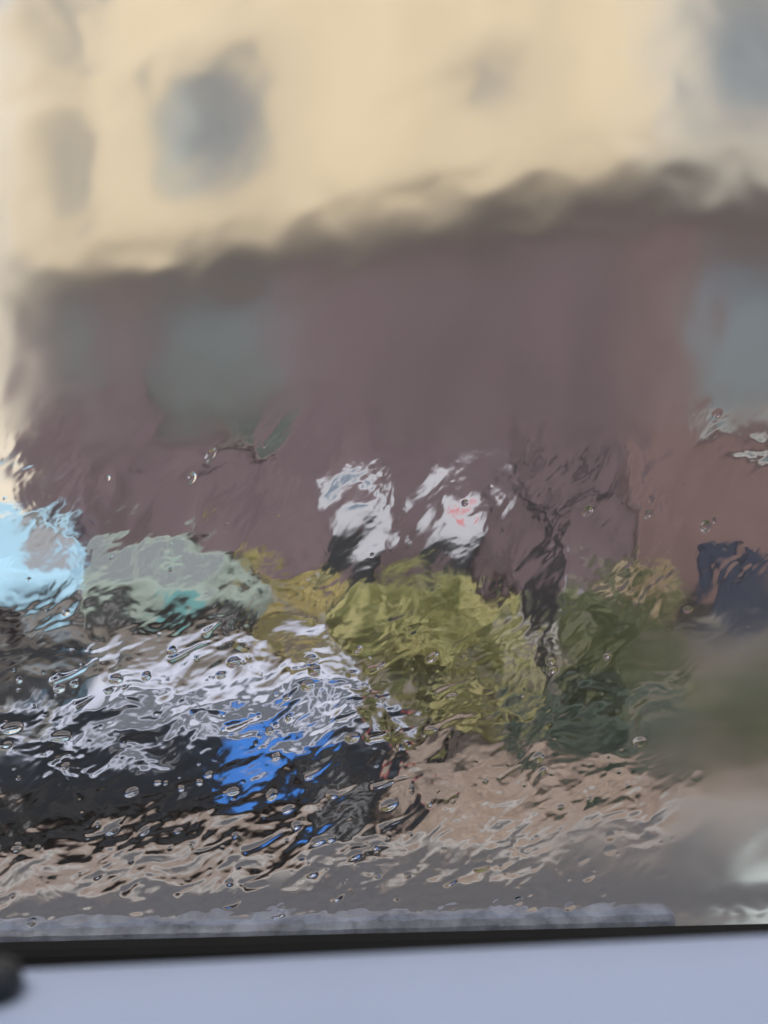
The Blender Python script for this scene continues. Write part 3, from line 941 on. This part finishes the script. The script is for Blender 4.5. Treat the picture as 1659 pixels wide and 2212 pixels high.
rid = flow(0.012, 2.2, 23)
ridge = np.exp(-(np.abs(rid) / 0.0007) ** 1.3)
patch = sstep(-0.4, 0.8, sample(field(0.05, 1.2, R(20), 31), UU, VV) / 0.006)
h += 0.00009 * ridge * clear * wet * patch * fine
h += 0.050 * flow(0.0050, 2.2, 24) * clear * (0.25 + 0.75 * wet) * (0.25 + 0.75 * patch) * fine
h += 0.026 * flow(0.0030, 1.8, 25) * clear * (0.3 + 0.7 * wet) * (1 - 0.6 * patch) * fine
# beads and short runs
r = np.random.default_rng(77)
nb_ = 640
bu = r.uniform(-0.2, 0.2, nb_); bv = r.uniform(VB, 0.05, nb_)
keep = []
for i in range(nb_):
    low = 1.0 if bv[i] < -0.085 else 0.13
    if bu[i] > 0.11 and bv[i] < -0.08: low *= 0.25
    keep.append(r.random() < low)
for x, y in zip(bu[keep], bv[keep]):
    rad = 0.00045 + 0.0021 * r.random() ** 3.4
    el = r.uniform(1.1, 2.3); a = A1 + r.normal() * 0.2 if y < -0.06 else A2 + r.normal() * 0.2
    m_ = 3.2 * rad * el
    i0, i1 = np.searchsorted(us, (x - m_, x + m_)); j0, j1 = np.searchsorted(vs, (y - m_, y + m_))
    if i1 - i0 < 2 or j1 - j0 < 2: continue
    du = UU[j0:j1, i0:i1] - x; dv = VV[j0:j1, i0:i1] - y
    p = (du * math.cos(a) + dv * math.sin(a)) / (rad * el); q = (-du * math.sin(a) + dv * math.cos(a)) / rad
    d2 = p * p + q * q
    cap = np.sqrt(np.maximum(1.25 - d2, 0)) - 0.5
    cap = np.maximum(cap, 0) / 0.62
    ring = 0.25 * np.exp(-d2 / 2.2)
    h[j0:j1, i0:i1] += rad * 0.42 * (cap + ring * 0.5) * clear[j0:j1, i0:i1]
# longer runs: a head and a thinning tail up along the flow
for _ in range(30):
    x, y = r.uniform(-0.19, 0.08), r.uniform(VB + 0.01, -0.075)
    a = (A1 if y < -0.07 else A2) + r.normal() * 0.15
    ln_, rad = r.uniform(0.006, 0.022), r.uniform(0.0007, 0.0017)
    m_ = ln_ + 4 * rad
    i0, i1 = np.searchsorted(us, (x - m_, x + m_)); j0, j1 = np.searchsorted(vs, (y - m_, y + m_))
    if i1 - i0 < 2 or j1 - j0 < 2: continue
    du = UU[j0:j1, i0:i1] - x; dv = VV[j0:j1, i0:i1] - y
    p = du * math.cos(a) + dv * math.sin(a); q = -du * math.sin(a) + dv * math.cos(a)
    q = q + 0.0004 * np.sin(p * 300 + x * 900)
    t_ = np.clip(p / ln_, 0, 1)
    wdt = rad * (1 - 0.75 * t_)
    d2 = (np.where(p < 0, p, np.maximum(p - ln_, 0)) / rad) ** 2 + (q / wdt) ** 2
    h[j0:j1, i0:i1] += wdt * 0.34 * np.exp(-d2 * 0.9) * clear[j0:j1, i0:i1]
# a bead of water held along the bottom edge
foot = np.exp(-((VV - (VB + 0.004)) / 0.007) ** 2)
h += foot * (0.0012 + 0.15 * (0.25 + 0.75 * clear) * sample(field(0.009, 1.6, R(8), 41), UU, VV))
h = np.maximum(h, 0.00012)

ny, nx = UU.shape
nv = nx * ny
P = (UU[..., None] * np.array(eu) + VV[..., None] * np.array(ev) + (h + 0.0003)[..., None] * np.array(no)).reshape(-1, 3)
idx = np.arange(nv).reshape(ny, nx)
quads = np.stack([idx[:-1, :-1], idx[:-1, 1:], idx[1:, 1:], idx[1:, :-1]], -1).reshape(-1, 4)
if eu.cross(ev).dot(no) < 0:
    quads = quads[:, ::-1]
me = bpy.data.meshes.new('rain_water')
me.vertices.add(len(P)); me.vertices.foreach_set('co', P.astype(np.float32).ravel())
me.loops.add(quads.size); me.loops.foreach_set('vertex_index', quads.astype(np.int32).ravel())
me.polygons.add(len(quads)); me.polygons.foreach_set('loop_start', (np.arange(len(quads)) * 4).astype(np.int32))
me.update(calc_edges=True)
me.shade_smooth()
at_ = me.attributes.new('mist', 'FLOAT', 'POINT')
at_.data.foreach_set('value', rough.ravel().astype(np.float32))
wat = link('rain_water', me, M['water'])
wat.location = bus.location
tag(wat, 'rippled film of rain water and beads running over the window pane', 'water', kind='stuff')
